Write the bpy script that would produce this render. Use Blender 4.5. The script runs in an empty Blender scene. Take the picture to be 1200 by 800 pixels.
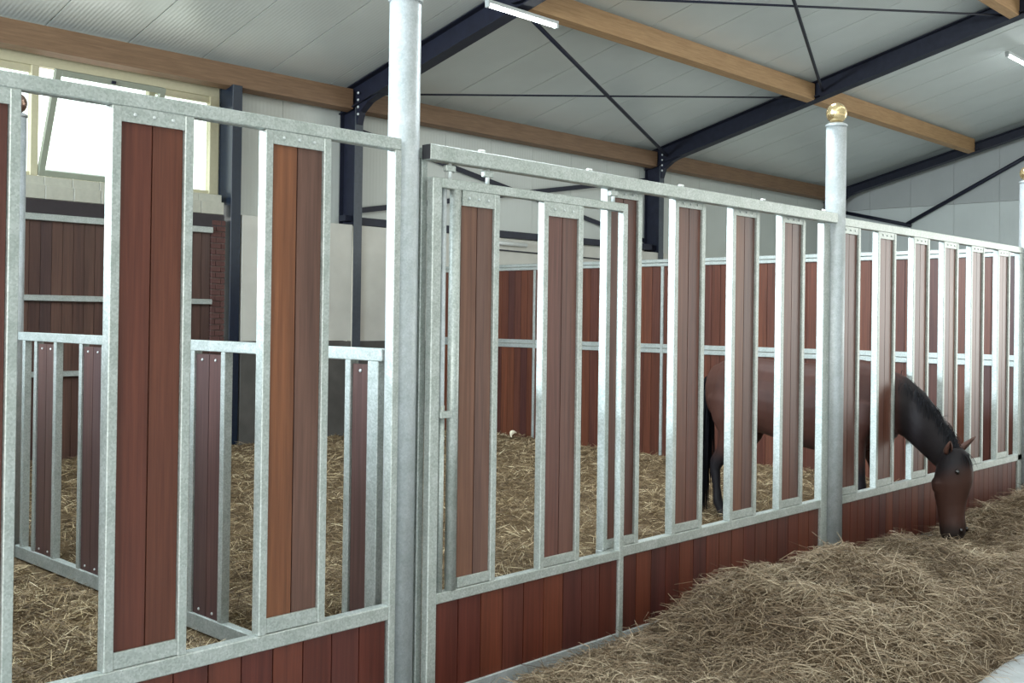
import bpy, bmesh, math, random
import numpy as np
from mathutils import Vector, Matrix, noise

random.seed(7)
rng = np.random.default_rng(7)
SC = bpy.context.scene
COL = SC.collection

# ------------------------------------------------------------------ camera
cd = bpy.data.cameras.new('camera'); cam = bpy.data.objects.new('camera', cd); COL.objects.link(cam)
F_PX, CY, YAW, PITCH, ROLL = 1257.0, 365.6, 0.8096, 0.0058, 0.0138
fw = Vector((math.sin(YAW)*math.cos(PITCH), math.cos(YAW)*math.cos(PITCH), math.sin(PITCH)))
rt = Vector((math.cos(YAW), -math.sin(YAW), 0)); up = rt.cross(fw)
r2 = math.cos(ROLL)*rt + math.sin(ROLL)*up; u2 = -math.sin(ROLL)*rt + math.cos(ROLL)*up
M = Matrix((( r2.x, u2.x, -fw.x, -3.062), (r2.y, u2.y, -fw.y, -3.565), (r2.z, u2.z, -fw.z, 1.633), (0, 0, 0, 1)))
cam.matrix_world = M
cd.sensor_width = 36; cd.lens = F_PX/1200*36; cd.shift_y = -(400-CY)/1200
cd.clip_start = 0.05; cd.clip_end = 200
SC.camera = cam

# ------------------------------------------------------------------ light
SC.view_settings.view_transform = 'Standard'; SC.view_settings.look = 'None'
SC.view_settings.gamma = 1; SC.view_settings.use_curve_mapping = False
SC.view_settings.exposure = 0.03
W = bpy.data.worlds.new('sky'); SC.world = W; W.use_nodes = True
nt = W.node_tree; bg = nt.nodes['Background']
tc = nt.nodes.new('ShaderNodeTexCoord'); sx = nt.nodes.new('ShaderNodeSeparateXYZ'); cr = nt.nodes.new('ShaderNodeValToRGB')
nt.links.new(tc.outputs['Generated'], sx.inputs[0]); nt.links.new(sx.outputs['Z'], cr.inputs['Fac'])
cr.color_ramp.elements[0].position = 0.0; cr.color_ramp.elements[0].color = (0.55, 0.56, 0.50, 1)
cr.color_ramp.elements[1].position = 0.35; cr.color_ramp.elements[1].color = (0.90, 0.98, 1.0, 1)
nt.links.new(cr.outputs['Color'], bg.inputs['Color'])
bg.inputs['Strength'].default_value = 4.0

def area(name, loc, target, sx_, sy_, power, color):
    l = bpy.data.lights.new(name, 'AREA'); l.shape = 'RECTANGLE'; l.size = sx_; l.size_y = sy_
    l.energy = power; l.color = color
    o = bpy.data.objects.new(name, l); COL.objects.link(o); o.location = loc
    o.rotation_euler = (Vector(target)-Vector(loc)).to_track_quat('-Z', 'Y').to_euler()
    return o
# daylight through a roof light over the left stall, the barn doors at both ends of the aisle, with an added fill above the aisle
area('gable_window_light', (-9.0, 4.3, 3.9), (0.0, 0.6, 1.8), 2.4, 1.1, 1700, (0.74, 0.89, 1.0))
area('roof_light', (5.0, 1.7, 6.2), (7.0, 0.2, 1.4), 1.6, 1.0, 330, (0.86, 0.95, 1.0))
area('roof_light', (-3.0, 2.6, 6.2), (-1.2, 0.8, 0.0), 2.0, 1.0, 240, (0.80, 0.91, 1.0))
area('barn_door_left', (-13.0, -4.5, 2.6), (4, -1.0, 1.8), 5.0, 4.2, 260, (1.0, 0.96, 0.88))
area('barn_door_right', (24.0, -7.0, 2.6), (6.0, 0.0, 1.2), 5.0, 4.5, 560, (0.97, 0.97, 0.95))
area('aisle_fill', (4.0, -3.4, 7.7), (4.0, -2.4, 0.0), 16.0, 0.8, 190, (1.0, 0.95, 0.86))  # unseen fill added above the aisle to brighten hay and fronts

# ------------------------------------------------------------------ materials
def mat(name, rough=0.6, metal=0.0, spec=0.5):
    m = bpy.data.materials.new(name); m.use_nodes = True
    b = m.node_tree.nodes['Principled BSDF']
    b.inputs['Roughness'].default_value = rough; b.inputs['Metallic'].default_value = metal
    b.inputs['Specular IOR Level'].default_value = spec
    return m, m.node_tree, b
def N(t, typ, **kw):
    n = t.nodes.new(typ)
    for k, v in kw.items():
        if k in n.inputs: n.inputs[k].default_value = v
        else: setattr(n, k, v)
    return n
def ramp(t, fac, *stops):
    r = t.nodes.new('ShaderNodeValToRGB'); e = r.color_ramp.elements
    while len(e) < len(stops): e.new(0.5)
    for i, (p, c) in enumerate(stops): e[i].position = p; e[i].color = (*c, 1)
    t.links.new(fac, r.inputs['Fac']); return r.outputs['Color']
def coords(t, scale, kind='Object'):
    c = t.nodes.new('ShaderNodeTexCoord'); mp = t.nodes.new('ShaderNodeMapping')
    mp.inputs['Scale'].default_value = scale; t.links.new(c.outputs[kind], mp.inputs['Vector']); return mp.outputs['Vector']
def bump(t, b, h, strength=0.3, dist=0.01):
    n = t.nodes.new('ShaderNodeBump'); n.inputs['Strength'].default_value = strength; n.inputs['Distance'].default_value = dist
    t.links.new(h, n.inputs['Height']); t.links.new(n.outputs['Normal'], b.inputs['Normal'])
def flat(name, c, rough=0.6, metal=0.0, spec=0.5, var=0.12, sc=20):
    m, t, b = mat(name, rough, metal, spec)
    n = N(t, 'ShaderNodeTexNoise', Scale=sc, Detail=4.0); t.links.new(coords(t, (1, 1, 1)), n.inputs['Vector'])
    lo = tuple(max(0, x*(1-var)) for x in c); hi = tuple(min(1, x*(1+var)) for x in c)
    t.links.new(ramp(t, n.outputs['Fac'], (0.3, lo), (0.7, hi)), b.inputs['Base Color'])
    return m
def mix(t, a, b_, fac=None, f=0.5, blend='MIX'):
    n = t.nodes.new('ShaderNodeMix'); n.data_type = 'RGBA'; n.blend_type = blend
    n.inputs[0].default_value = f
    if fac is not None: t.links.new(fac, n.inputs[0])
    for s, i in ((a, 6), (b_, 7)):
        if isinstance(s, tuple): n.inputs[i].default_value = (*s, 1)
        else: t.links.new(s, n.inputs[i])
    return n.outputs[2]

def galv(name, lo, hi, rough=0.42, metal=0.7):
    m, t, b = mat(name, rough, metal)
    v = coords(t, (1, 1, 1))
    vo = N(t, 'ShaderNodeTexVoronoi', Scale=140.0); n = N(t, 'ShaderNodeTexNoise', Scale=12.0, Detail=6.0, Roughness=0.7)
    t.links.new(v, vo.inputs['Vector']); t.links.new(v, n.inputs['Vector'])
    c1 = ramp(t, vo.outputs['Color'], (0.2, lo), (0.8, hi))
    c2 = ramp(t, n.outputs['Fac'], (0.35, (0.80, 0.82, 0.80)), (0.62, (1, 1, 1)))
    t.links.new(mix(t, c1, c2, f=1.0, blend='MULTIPLY'), b.inputs['Base Color'])
    rr = t.nodes.new('ShaderNodeMapRange'); rr.inputs['To Min'].default_value = rough-0.08; rr.inputs['To Max'].default_value = rough+0.14
    t.links.new(n.outputs['Fac'], rr.inputs['Value']); t.links.new(rr.outputs[0], b.inputs['Roughness'])
    return m
GALV = galv('galvanised_steel', (0.415, 0.445, 0.425), (0.555, 0.585, 0.565), 0.46, 0.55)
PIPE = galv('galvanised_pipe', (0.46, 0.49, 0.51), (0.54, 0.57, 0.59), 0.45, 0.35)

def wood(name, c0, c1, c2, rough=0.38, own=False):
    m, t, b = mat(name, rough, 0, 0.36)
    oi = t.nodes.new('ShaderNodeObjectInfo')
    base = ramp(t, oi.outputs['Random'], (0.0, c0), (0.5, c1), (1.0, c2))
    if own: base = oi.outputs['Color']
    add = N(t, 'ShaderNodeVectorMath', operation='ADD')
    sc_ = N(t, 'ShaderNodeVectorMath', operation='SCALE'); sc_.inputs['Scale'].default_value = 37.0
    comb = t.nodes.new('ShaderNodeCombineXYZ')
    for i in range(3): t.links.new(oi.outputs['Random'], comb.inputs[i])
    t.links.new(comb.outputs[0], sc_.inputs[0])
    t.links.new(coords(t, (26, 26, 0.9)), add.inputs[0]); t.links.new(sc_.outputs[0], add.inputs[1])
    n = N(t, 'ShaderNodeTexNoise', Scale=2.2, Detail=6.0, Roughness=0.62, Distortion=0.25); t.links.new(add.outputs[0], n.inputs['Vector'])
    g = ramp(t, n.outputs['Fac'], (0.28, (0.66, 0.62, 0.62)), (0.72, (1.2, 1.18, 1.12)))
    n2 = N(t, 'ShaderNodeTexNoise', Scale=0.35, Detail=2.0); t.links.new(add.outputs[0], n2.inputs['Vector'])
    g2 = ramp(t, n2.outputs['Fac'], (0.3, (0.8, 0.8, 0.82)), (0.7, (1.15, 1.12, 1.08)))
    t.links.new(mix(t, mix(t, base, g, f=1.0, blend='MULTIPLY'), g2, f=1.0, blend='MULTIPLY'), b.inputs['Base Color'])
    bump(t, b, n.outputs['Fac'], 0.15, 0.002)
    return m
WOOD = wood('meranti_boards', (0.120, 0.050, 0.042), (0.215, 0.082, 0.040), (0.130, 0.066, 0.058), own=True)
WOODLOW = wood('meranti_low_boards', (0.098, 0.024, 0.018), (0.135, 0.038, 0.022), (0.078, 0.024, 0.022))
WOODRED = wood('red_meranti_boards', (0.095, 0.030, 0.019), (0.145, 0.050, 0.027), (0.070, 0.026, 0.023))

WOODLP = wood('shaded_partition_boards', (0.085, 0.046, 0.046), (0.105, 0.058, 0.050), (0.070, 0.042, 0.046))  # low partition boards, colour darkened for the dim stall interior
WOODCL = wood('shaded_cladding_boards', (0.072, 0.037, 0.032), (0.105, 0.057, 0.044), (0.052, 0.031, 0.033))  # cladding colour darkened to hold the shade under the window

def glulam(name='glulam_timber', lo=(0.33, 0.185, 0.085), hi=(0.48, 0.30, 0.15)):
    m, t, b = mat(name, 0.6)
    n = N(t, 'ShaderNodeTexNoise', Scale=2.5, Detail=6.0, Roughness=0.65); t.links.new(coords(t, (1.2, 22, 22)), n.inputs['Vector'])
    t.links.new(ramp(t, n.outputs['Fac'], (0.3, lo), (0.7, hi)), b.inputs['Base Color'])
    return m
GLULAM = glulam(); EAVES = glulam('brown_eaves_timber', (0.145, 0.080, 0.043), (0.235, 0.140, 0.078))

def ribbed(name, c, axis, pitch, rough=0.35, spec=0.4):
    m, t, b = mat(name, rough, 0, spec)
    w = N(t, 'ShaderNodeTexWave', bands_direction=axis, Scale=1.0/pitch*0.314159*2/2, Distortion=0.0)
    w.wave_profile = 'SIN'
    t.links.new(coords(t, (1, 1, 1)), w.inputs['Vector'])
    n = N(t, 'ShaderNodeTexNoise', Scale=1.3, Detail=3.0); t.links.new(coords(t, (1, 1, 1)), n.inputs['Vector'])
    t.links.new(ramp(t, n.outputs['Fac'], (0.3, tuple(x*0.93 for x in c)), (0.7, c)), b.inputs['Base Color'])
    bump(t, b, w.outputs['Fac'], 0.25, 0.004)
    return m
CEIL = ribbed('white_roof_sheet', (0.68, 0.72, 0.70), 'X', 0.05, 0.24, 0.6)
SHEET = ribbed('white_wall_sheet', (0.58, 0.605, 0.57), 'X', 0.06, 0.4)
GABLE = ribbed('white_gable_sheet', (0.60, 0.64, 0.63), 'Y', 0.06, 0.4)
GABLE2 = ribbed('grey_gable_sheet', (0.42, 0.44, 0.44), 'Y', 0.06, 0.45)
CONCW = flat('white_painted_concrete', (0.55, 0.535, 0.48), 0.8, var=0.07, sc=3)
SASH = flat('backlit_sash_cream', (0.27, 0.29, 0.23), 0.45, var=0.04)  # cream greyed and darkened in the colour, as the sash is backlit
CREAM = flat('cream_paint', (0.50, 0.455, 0.31), 0.45, var=0.04)
TILE = flat('cream_tile', (0.43, 0.42, 0.35), 0.4, var=0.06)
STEEL = flat('dark_blue_painted_steel', (0.014, 0.016, 0.030), 0.5, 0.0, 0.3, var=0.2, sc=8)
GREYST = flat('grey_painted_steel', (0.06, 0.07, 0.085), 0.5, 0.0, 0.5)
JAMBM = flat('blue_grey_gloss_steel', (0.010, 0.017, 0.032), 0.25, 0.0, 0.45)
BOLT = flat('zinc_bolt', (0.62, 0.65, 0.65), 0.35, 0.3)
DARK = flat('dark_rubber', (0.03, 0.03, 0.035), 0.7)
DBAND = flat('dark_purple_brown', (0.026, 0.019, 0.022), 0.6)
LOWDARK = flat('dark_grey_lower_wall', (0.085, 0.078, 0.070), 0.8, var=0.2, sc=4)
BRICK = flat('red_brick', (0.095, 0.040, 0.034), 0.85, var=0.25, sc=30)
MORTAR = flat('mortar', (0.22, 0.17, 0.15), 0.9)
BRASS = flat('pale_brass', (0.72, 0.55, 0.30), 0.22, 0.85, var=0.08)
COPPER = flat('dull_bronze', (0.30, 0.20, 0.15), 0.3, 0.8)
WHITEP = flat('white_plastic', (0.8, 0.82, 0.8), 0.4, var=0.03)
GREYP = flat('grey_lamp_body', (0.5, 0.53, 0.53), 0.4, var=0.03)
def concrete():
    m, t, b = mat('pale_concrete', 0.75)
    n = N(t, 'ShaderNodeTexNoise', Scale=6.0, Detail=8.0, Roughness=0.7); t.links.new(coords(t, (1, 1, 1)), n.inputs['Vector'])
    t.links.new(ramp(t, n.outputs['Fac'], (0.3, (0.34, 0.36, 0.37)), (0.7, (0.47, 0.49, 0.50))), b.inputs['Base Color'])
    bump(t, b, n.outputs['Fac'], 0.3, 0.01); return m
CONC = concrete()
def emit(name, c, s):
    m, t, b = mat(name); b.inputs['Emission Color'].default_value = (*c, 1); b.inputs['Emission Strength'].default_value = s
    b.inputs['Base Color'].default_value = (0.9, 0.9, 0.9, 1); return m
TUBE = emit('lit_fluorescent_tube', (0.93, 1.0, 1.0), 12.0)
def glass():
    m = bpy.data.materials.new('window_glass'); m.use_nodes = True; t = m.node_tree; t.nodes.clear()
    o = t.nodes.new('ShaderNodeOutputMaterial'); tr = t.nodes.new('ShaderNodeBsdfTransparent'); g = t.nodes.new('ShaderNodeBsdfGlossy')
    tr.inputs['Color'].default_value = (0.93, 0.97, 0.95, 1); g.inputs['Roughness'].default_value = 0.03
    mx = t.nodes.new('ShaderNodeMixShader'); mx.inputs[0].default_value = 0.08
    t.links.new(tr.outputs[0], mx.inputs[1]); t.links.new(g.outputs[0], mx.inputs[2]); t.links.new(mx.outputs[0], o.inputs[0]); return m
GLASS = glass()
def straw(name, *cols):
    m, t, b = mat(name, 0.55, 0, 0.35)
    a = t.nodes.new('ShaderNodeAttribute'); a.attribute_name = 'tint'
    st = [(i/(len(cols)-1), c) for i, c in enumerate(cols)]
    t.links.new(ramp(t, a.outputs['Fac'], *st), b.inputs['Base Color']); return m
def strawbase(name, lo, hi):
    m, t, b = mat(name, 0.9, 0, 0.2)
    n = N(t, 'ShaderNodeTexNoise', Scale=14.0, Detail=9.0, Roughness=0.75, Distortion=1.5); t.links.new(coords(t, (1, 1, 1)), n.inputs['Vector'])
    t.links.new(ramp(t, n.outputs['Fac'], (0.35, lo), (0.65, hi)), b.inputs['Base Color'])
    bump(t, b, n.outputs['Fac'], 0.8, 0.03); return m
HAY = straw('hay_strands', (0.085, 0.055, 0.034), (0.25, 0.18, 0.115), (0.45, 0.36, 0.25), (0.66, 0.58, 0.43))
HAYB = strawbase('hay_matted', (0.055, 0.036, 0.022), (0.18, 0.125, 0.075))
STR = straw('straw_strands', (0.10, 0.064, 0.036), (0.27, 0.19, 0.105), (0.52, 0.40, 0.235), (0.88, 0.77, 0.53))
STRB = strawbase('straw_matted', (0.065, 0.042, 0.023), (0.22, 0.15, 0.08))

# ------------------------------------------------------------------ helpers
def link(name, me, m=None, parent=None, loc=None):
    o = bpy.data.objects.new(name, me); COL.objects.link(o)
    if m is not None and len(me.materials) == 0: me.materials.append(m)
    if parent is not None: o.parent = parent
    if loc is not None: o.location = loc
    return o
def tag(o, label=None, cat=None, group=None, kind=None):
    if label: o['label'] = label
    if cat: o['category'] = cat
    if group: o['group'] = group
    if kind: o['kind'] = kind
    return o
def thing(name, loc, label, cat, group=None):
    o = bpy.data.objects.new(name, None); COL.objects.link(o); o.location = loc; o.empty_display_size = 0.1
    return tag(o, label, cat, group)
def smooth(me):
    me.polygons.foreach_set('use_smooth', [True]*len(me.polygons)); return me
CACHE = {}
def box_me(sx_, sy_, sz_, bev=0.0, m=None):
    """box mesh centred in x,y with its base at z=0"""
    k = ('b', round(sx_, 4), round(sy_, 4), round(sz_, 4), bev, m.name if m else '')
    if k in CACHE: return CACHE[k]
    bm = bmesh.new(); bmesh.ops.create_cube(bm, size=1)
    for v in bm.verts: v.co = Vector((v.co.x*sx_, v.co.y*sy_, (v.co.z+0.5)*sz_))
    if bev: bmesh.ops.bevel(bm, geom=bm.edges[:], offset=bev, segments=1, affect='EDGES')
    me = bpy.data.meshes.new('box'); bm.to_mesh(me); bm.free()
    if m: me.materials.append(m)
    CACHE[k] = me; return me
def box(name, x0, x1, y0, y1, z0, z1, m, parent=None, bev=0.0):
    """box from world extents; the parent must be unrotated"""
    me = box_me(x1-x0, y1-y0, z1-z0, bev, m)
    p = Vector(((x0+x1)/2, (y0+y1)/2, z0))
    o = link(name, me, m, parent)
    o.location = p - (parent_origin(parent) if parent else Vector((0, 0, 0)))
    return o
def parent_origin(p):
    v = Vector((0, 0, 0))
    while p is not None: v += p.location; p = p.parent
    return v
def plank_me(w, t, h, axis, m):
    """tongue and groove board with V-chamfered edges; width along axis"""
    k = ('p', round(w, 4), round(t, 4), round(h, 4), axis, m.name)
    if k in CACHE: return CACHE[k]
    g = 0.0028; c = min(0.009, t*0.35); a = w/2; b = t/2
    prof = [(-a, -b+c), (-a+g, -b+c), (-a+g, -b), (a-g, -b), (a-g, -b+c), (a, -b+c), (a, b-c), (a-g, b-c), (a-g, b), (-a+g, b), (-a+g, b-c), (-a, b-c)]
    vs = []
    for z in (0, h):
        for (p, q) in prof: vs.append((p, q, z) if axis == 'X' else (-q, p, z))
    n = len(prof); fs = [tuple(range(n))[::-1], tuple(range(n, 2*n))]
    for i in range(n): fs.append((i, (i+1) % n, n+(i+1) % n, n+i))
    me = bpy.data.meshes.new('plank'); me.from_pydata(vs, [], fs); me.materials.append(m)
    CACHE[k] = me; return me
TONES = [(0.115, 0.042, 0.030), (0.145, 0.057, 0.038), (0.175, 0.074, 0.044), (0.122, 0.058, 0.047), (0.140, 0.064, 0.050)]
TR = random.Random(5)
def tone(o, c=None):
    o.color = (*(c or TR.choice(TONES)), 1); return o
def plank(x0, x1, yc, t, z0, z1, m, parent, name='plank'):
    o = link(name, plank_me(x1-x0, t, z1-z0, 'X', m), m, parent)
    o.location = Vector(((x0+x1)/2, yc, z0)) - parent_origin(parent); return o
def plank_y(y0, y1, xc, t, z0, z1, m, parent, name='plank'):
    o = link(name, plank_me(y1-y0, t, z1-z0, 'Y', m), m, parent)
    o.location = Vector((xc, (y0+y1)/2, z0)) - parent_origin(parent); return o
def lathe_me(prof, n=24):
    vs, fs = [], []
    for r, z in prof:
        for i in range(n):
            a = 2*math.pi*i/n; vs.append((r*math.cos(a), r*math.sin(a), z))
    for j in range(len(prof)-1):
        for i in range(n): fs.append((j*n+i, j*n+(i+1) % n, (j+1)*n+(i+1) % n, (j+1)*n+i))
    fs.append(tuple(range(n))[::-1]); fs.append(tuple(range((len(prof)-1)*n, len(prof)*n)))
    me = bpy.data.meshes.new('lathe'); me.from_pydata(vs, [], fs); smooth(me)
    me.polygons[-1].use_smooth = False; me.polygons[-2].use_smooth = False
    return me
def bar_me(p, q, r, n=10, w=None):
    """round rod (or flat bar if w=(a,b)) from p to q, in world coordinates"""
    p, q = Vector(p), Vector(q); d = (q-p).normalized(); s = d.cross(Vector((0, 0, 1)))
    if s.length < 1e-3: s = Vector((1, 0, 0))
    s.normalize(); u = s.cross(d)
    if w: ring = [(-w[0]/2, -w[1]/2), (w[0]/2, -w[1]/2), (w[0]/2, w[1]/2), (-w[0]/2, w[1]/2)]
    else: ring = [(r*math.cos(2*math.pi*i/n), r*math.sin(2*math.pi*i/n)) for i in range(n)]
    vs = [tuple(e+s*a+u*b) for e in (p, q) for a, b in ring]; k = len(ring)
    fs = [tuple(range(k))[::-1], tuple(range(k, 2*k))]+[(i, (i+1) % k, k+(i+1) % k, k+i) for i in range(k)]
    me = bpy.data.meshes.new('bar'); me.from_pydata(vs, [], fs)
    if not w: smooth(me); me.polygons[0].use_smooth = me.polygons[1].use_smooth = False
    return me
def bar(name, p, q, r, m, parent=None, n=10, w=None):
    o = parent_origin(parent) if parent else (Vector(p)+Vector(q))/2
    me = bar_me(Vector(p)-o, Vector(q)-o, r, n, w); b = link(name, me, m, parent)
    if parent is None: b.location = o
    return b
def prism_me(poly, axis, a0, a1):
    """polygon (list of 2-tuples) swept along an axis; axis X: (y,z); axis Y: (x,z); axis Z: (x,y)"""
    f = {'X': lambda u, v, t: (t, u, v), 'Y': lambda u, v, t: (u, t, v), 'Z': lambda u, v, t: (u, v, t)}[axis]
    n = len(poly); vs = [f(u, v, a0) for u, v in poly]+[f(u, v, a1) for u, v in poly]
    fs = [tuple(range(n)), tuple(range(n, 2*n))[::-1]]+[(i, n+i, n+(i+1) % n, (i+1) % n) for i in range(n)]
    me = bpy.data.meshes.new('prism'); me.from_pydata(vs, [], fs)
    bm = bmesh.new(); bm.from_mesh(me); bmesh.ops.recalc_face_normals(bm, faces=bm.faces[:]); bm.to_mesh(me); bm.free()
    return me
def copy_tree(o, parent=None, off=None):
    c = o.copy(); COL.objects.link(c)
    if parent is not None: c.parent = parent
    if off is not None: c.location = o.location+Vector(off)
    for ch in list(o.children): copy_tree(ch, c)
    return c
BOLT_ME = None
def bolt(p, m, parent, axis='Y', r=0.007):
    global BOLT_ME
    if BOLT_ME is None: BOLT_ME = lathe_me([(0.007, 0), (0.007, 0.003), (0.004, 0.006)], 8)
    o = link('bolt', BOLT_ME, m, parent); o.location = Vector(p)-parent_origin(parent)
    o.rotation_euler = (math.pi/2, 0, 0) if axis == 'Y' else (0, -math.pi/2, 0)
    if r != 0.007: o.scale = (r/0.007,)*3
    return o

# ------------------------------------------------------------------ the setting
FZ = -0.12                       # floor level
SL = 0.25                        # roof slope
def roof(y, z0): return z0+(8.5-y)*SL
fl = box('floor', -14, 22.2, -12, 10.5, FZ-0.2, FZ, CONC); tag(fl, kind='structure')
fl['label'] = 'pale concrete floor of the barn aisle'

ce = bpy.data.objects.new('ceiling', None); COL.objects.link(ce); tag(ce, 'white ribbed sheet ceiling sloping up towards the aisle', kind='structure')
YR = -3.2
ang = -math.atan(SL)
Lr = (9.15-YR)/math.cos(ang)
pm = box_me(0.986, Lr, 0.06, 0.0, CEIL)
cy_ = (9.15+YR)/2
for i in range(31):
    o = link('ceiling_panel', pm, CEIL, ce, (-8.2+i*1.0+0.3-0.5, cy_, roof(cy_, 4.98))); o.rotation_euler = (ang, 0, 0)
bk = link('roof_deck', box_me(30.5, Lr, 0.05, 0, GREYST), GREYST, ce, (6.8, cy_, roof(cy_, 4.98)+0.065)); bk.rotation_euler = (ang, 0, 0)

for i in range(31):              # the other roof slope, down to the far side of the aisle
    o = link('ceiling_panel', pm, CEIL, ce, (-8.2+i*1.0+0.3-0.5, 2*YR-cy_, roof(cy_, 4.98))); o.rotation_euler = (-ang, 0, 0)
wf = box('wall_front', -8.7, 22, 2*YR-9.2, 2*YR-9.1, FZ, 4.9, CONC); tag(wf, 'plain pale wall on the far side of the aisle', kind='structure')
wl = box('shade_wall_left', -4.06, -4.0, 0.1, 8.5, FZ, 2.4, DBAND); tag(wl, 'unseen dividing wall added left of the nearest stall to shade it', kind='structure')  # added out of view to keep light off the near stall
YW, YP = 8.95, 8.60              # sheet wall plane, face of the lower concrete wall
wb = bpy.data.objects.new('wall_back', None); COL.objects.link(wb); tag(wb, 'white back wall of ribbed sheets above a concrete base', kind='structure')
for i in range(17):              # wall sheets right of the window
    box('sheet_panel', 4.42+i*1.02, 4.42+i*1.02+1.014, YW, YW+0.08, 2.86, 4.96, SHEET, wb)
for i in range(6):
    box('sheet_panel', -5.2+i*1.02, -5.2+i*1.02+1.014, YW, YW+0.08, 2.86, 4.96, SHEET, wb)
box('wall_lintel', 0.92, 4.42, YW, YW+0.08, 4.62, 4.96, SHEET, wb)
xs = [4.60, 6.40, 8.9, 11.3, 13.72, 16.2, 18.7, 21.45]
box('concrete_panel', 4.60, 6.40, YP, YP+0.30, 1.285, 2.93, CONCW, wb, 0.004)
box('dark_lower_panel', 4.60, 6.40, YP-0.004, YP+0.30, FZ, 1.28, LOWDARK, wb, 0.004)  # lower part of the concrete wall in a darker grey
box('dark_lower_panel', 6.56, 7.95, YP-0.004, YP-0.0005, FZ, 1.28, LOWDARK, wb)
for a, b_ in ((6.56, 9.0), (9.006, 11.4), (11.406, 13.76), (13.93, 16.5), (16.506, 19.0), (19.006, 21.4)):
    box('concrete_panel', a, b_, YP, YP+0.30, FZ, 2.93, CONCW, wb, 0.004)
box('concrete_panel', -5.2, 4.33, YP+0.06, YP+0.36, FZ, 2.86, CONCW, wb)
box('wall_band', 0.4, 4.33, YP-0.01, YP+0.06, 2.74, 2.90, DBAND, wb)  # very dark strip between the boards and the window ledge
# tiled window ledge: two courses of cream tiles
for i in range(12):
    x0 = 0.42+i*0.325
    box('sill_tile', x0, x0+0.32, YP-0.02, YP+0.30, 2.905, 3.06, TILE, wb, 0.004)
    box('sill_tile', x0+0.02, x0+0.34, YP+0.07, YP+0.34, 3.065, 3.165, TILE, wb, 0.004)
# brick pier between the boarded wall and the steel jamb
box('brick_core', 4.165, 4.345, YP+0.012, YP+0.06, FZ, 2.80, MORTAR, wb)
z = FZ; k = 0
while z < 2.77:
    if k % 2: segs = ((4.155, 4.285), (4.295, 4.35))
    else: segs = ((4.155, 4.21), (4.22, 4.35))
    for a, b_ in segs: box('brick', a, b_, YP-0.012, YP+0.05, z, z+0.062, BRICK, wb, 0.003)
    z += 0.074; k += 1

wr = bpy.data.objects.new('wall_right', None); COL.objects.link(wr); tag(wr, 'white sheet gable wall with a greyer upper triangle', kind='structure')
for i in range(12):
    y0 = -3.0+i*1.0
    y1 = y0+0.994
    box('sheet_panel', 21.5, 21.58, y0, y1, FZ, 4.36, GABLE, wr)
    o = link('gable_panel', prism_me([(y0, 4.365), (y1, 4.365), (y1, roof(y1, 4.98)), (y0, roof(y0, 4.98))], 'X', 21.47, 21.58), GABLE2, wr)
tr = box('trim_1', 21.38, 21.47, -3.0, 8.9, 0, 0.07, STEEL); tag(tr, 'dark steel trim where the gable meets the roof', kind='structure')
tr.location = (21.42, 2.9, 0); me = prism_me([(-6.0, roof(-3.1, 4.86)), (5.9, roof(8.8, 4.86)), (5.9, roof(8.8, 4.955)), (-6.0, roof(-3.1, 4.955))], 'X', -0.05, 0.05)
me.materials.append(STEEL); tr.data = me

# window in the back wall
wn = bpy.data.objects.new('window_1', None); COL.objects.link(wn); tag(wn, 'cream framed window above the boarded wall with one sash tilted inwards', kind='structure')
YF0, YF1 = 8.90, 9.0
box('frame_rail', 0.92, 4.42, YF0, YF1, 4.46, 4.63, CREAM, wn, 0.004)
box('frame_rail', 0.92, 4.42, YF0, YF1, 3.10, 3.20, CREAM, wn, 0.004)
for a, b_ in ((0.92, 1.0), (2.0, 2.085), (3.44, 3.52), (4.29, 4.42)): box('frame_stile', a, b_, YF0, YF1, 3.2, 4.46, CREAM, wn, 0.004)
for a, b_ in ((1.0, 2.0), (3.52, 4.29)):
    box('glazing_bar', a, b_, YF0+0.03, YF1-0.02, 4.38, 4.46, CREAM, wn)
    box('glazing_bar', a, b_, YF0+0.03, YF1-0.02, 3.2, 3.24, CREAM, wn)
    box('pane', a, b_, 8.955, 8.963, 3.24, 4.38, GLASS, wn)
sash = bpy.data.objects.new('sash', None); COL.objects.link(sash); sash.parent = wn; sash.location = (2.76, 8.93, 3.21)
sash.rotation_euler = (math.radians(21), 0, 0); tag(sash, 'hopper sash tilted inwards at the top')
def sbox(name, x0, x1, z0, z1, y0, y1, m): 
    o = link(name, box_me(x1-x0, y1-y0, z1-z0, 0.003, m), m, sash); o.location = ((x0+x1)/2, (y0+y1)/2, z0); return o
sbox('sash_stile', -0.67, -0.60, 0, 1.24, -0.03, 0.03, SASH); sbox('sash_stile', 0.60, 0.67, 0, 1.24, -0.03, 0.03, SASH)
sbox('sash_rail', -0.60, 0.60, 0, 0.07, -0.03, 0.03, SASH); sbox('sash_rail', -0.60, 0.60, 1.17, 1.24, -0.03, 0.03, SASH)
sbox('sash_pane', -0.60, 0.60, 0.07, 1.17, -0.004, 0.004, GLASS)
sbox('sash_catch', -0.02, 0.03, 1.19, 1.225, -0.05, -0.03, STEEL)

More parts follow.
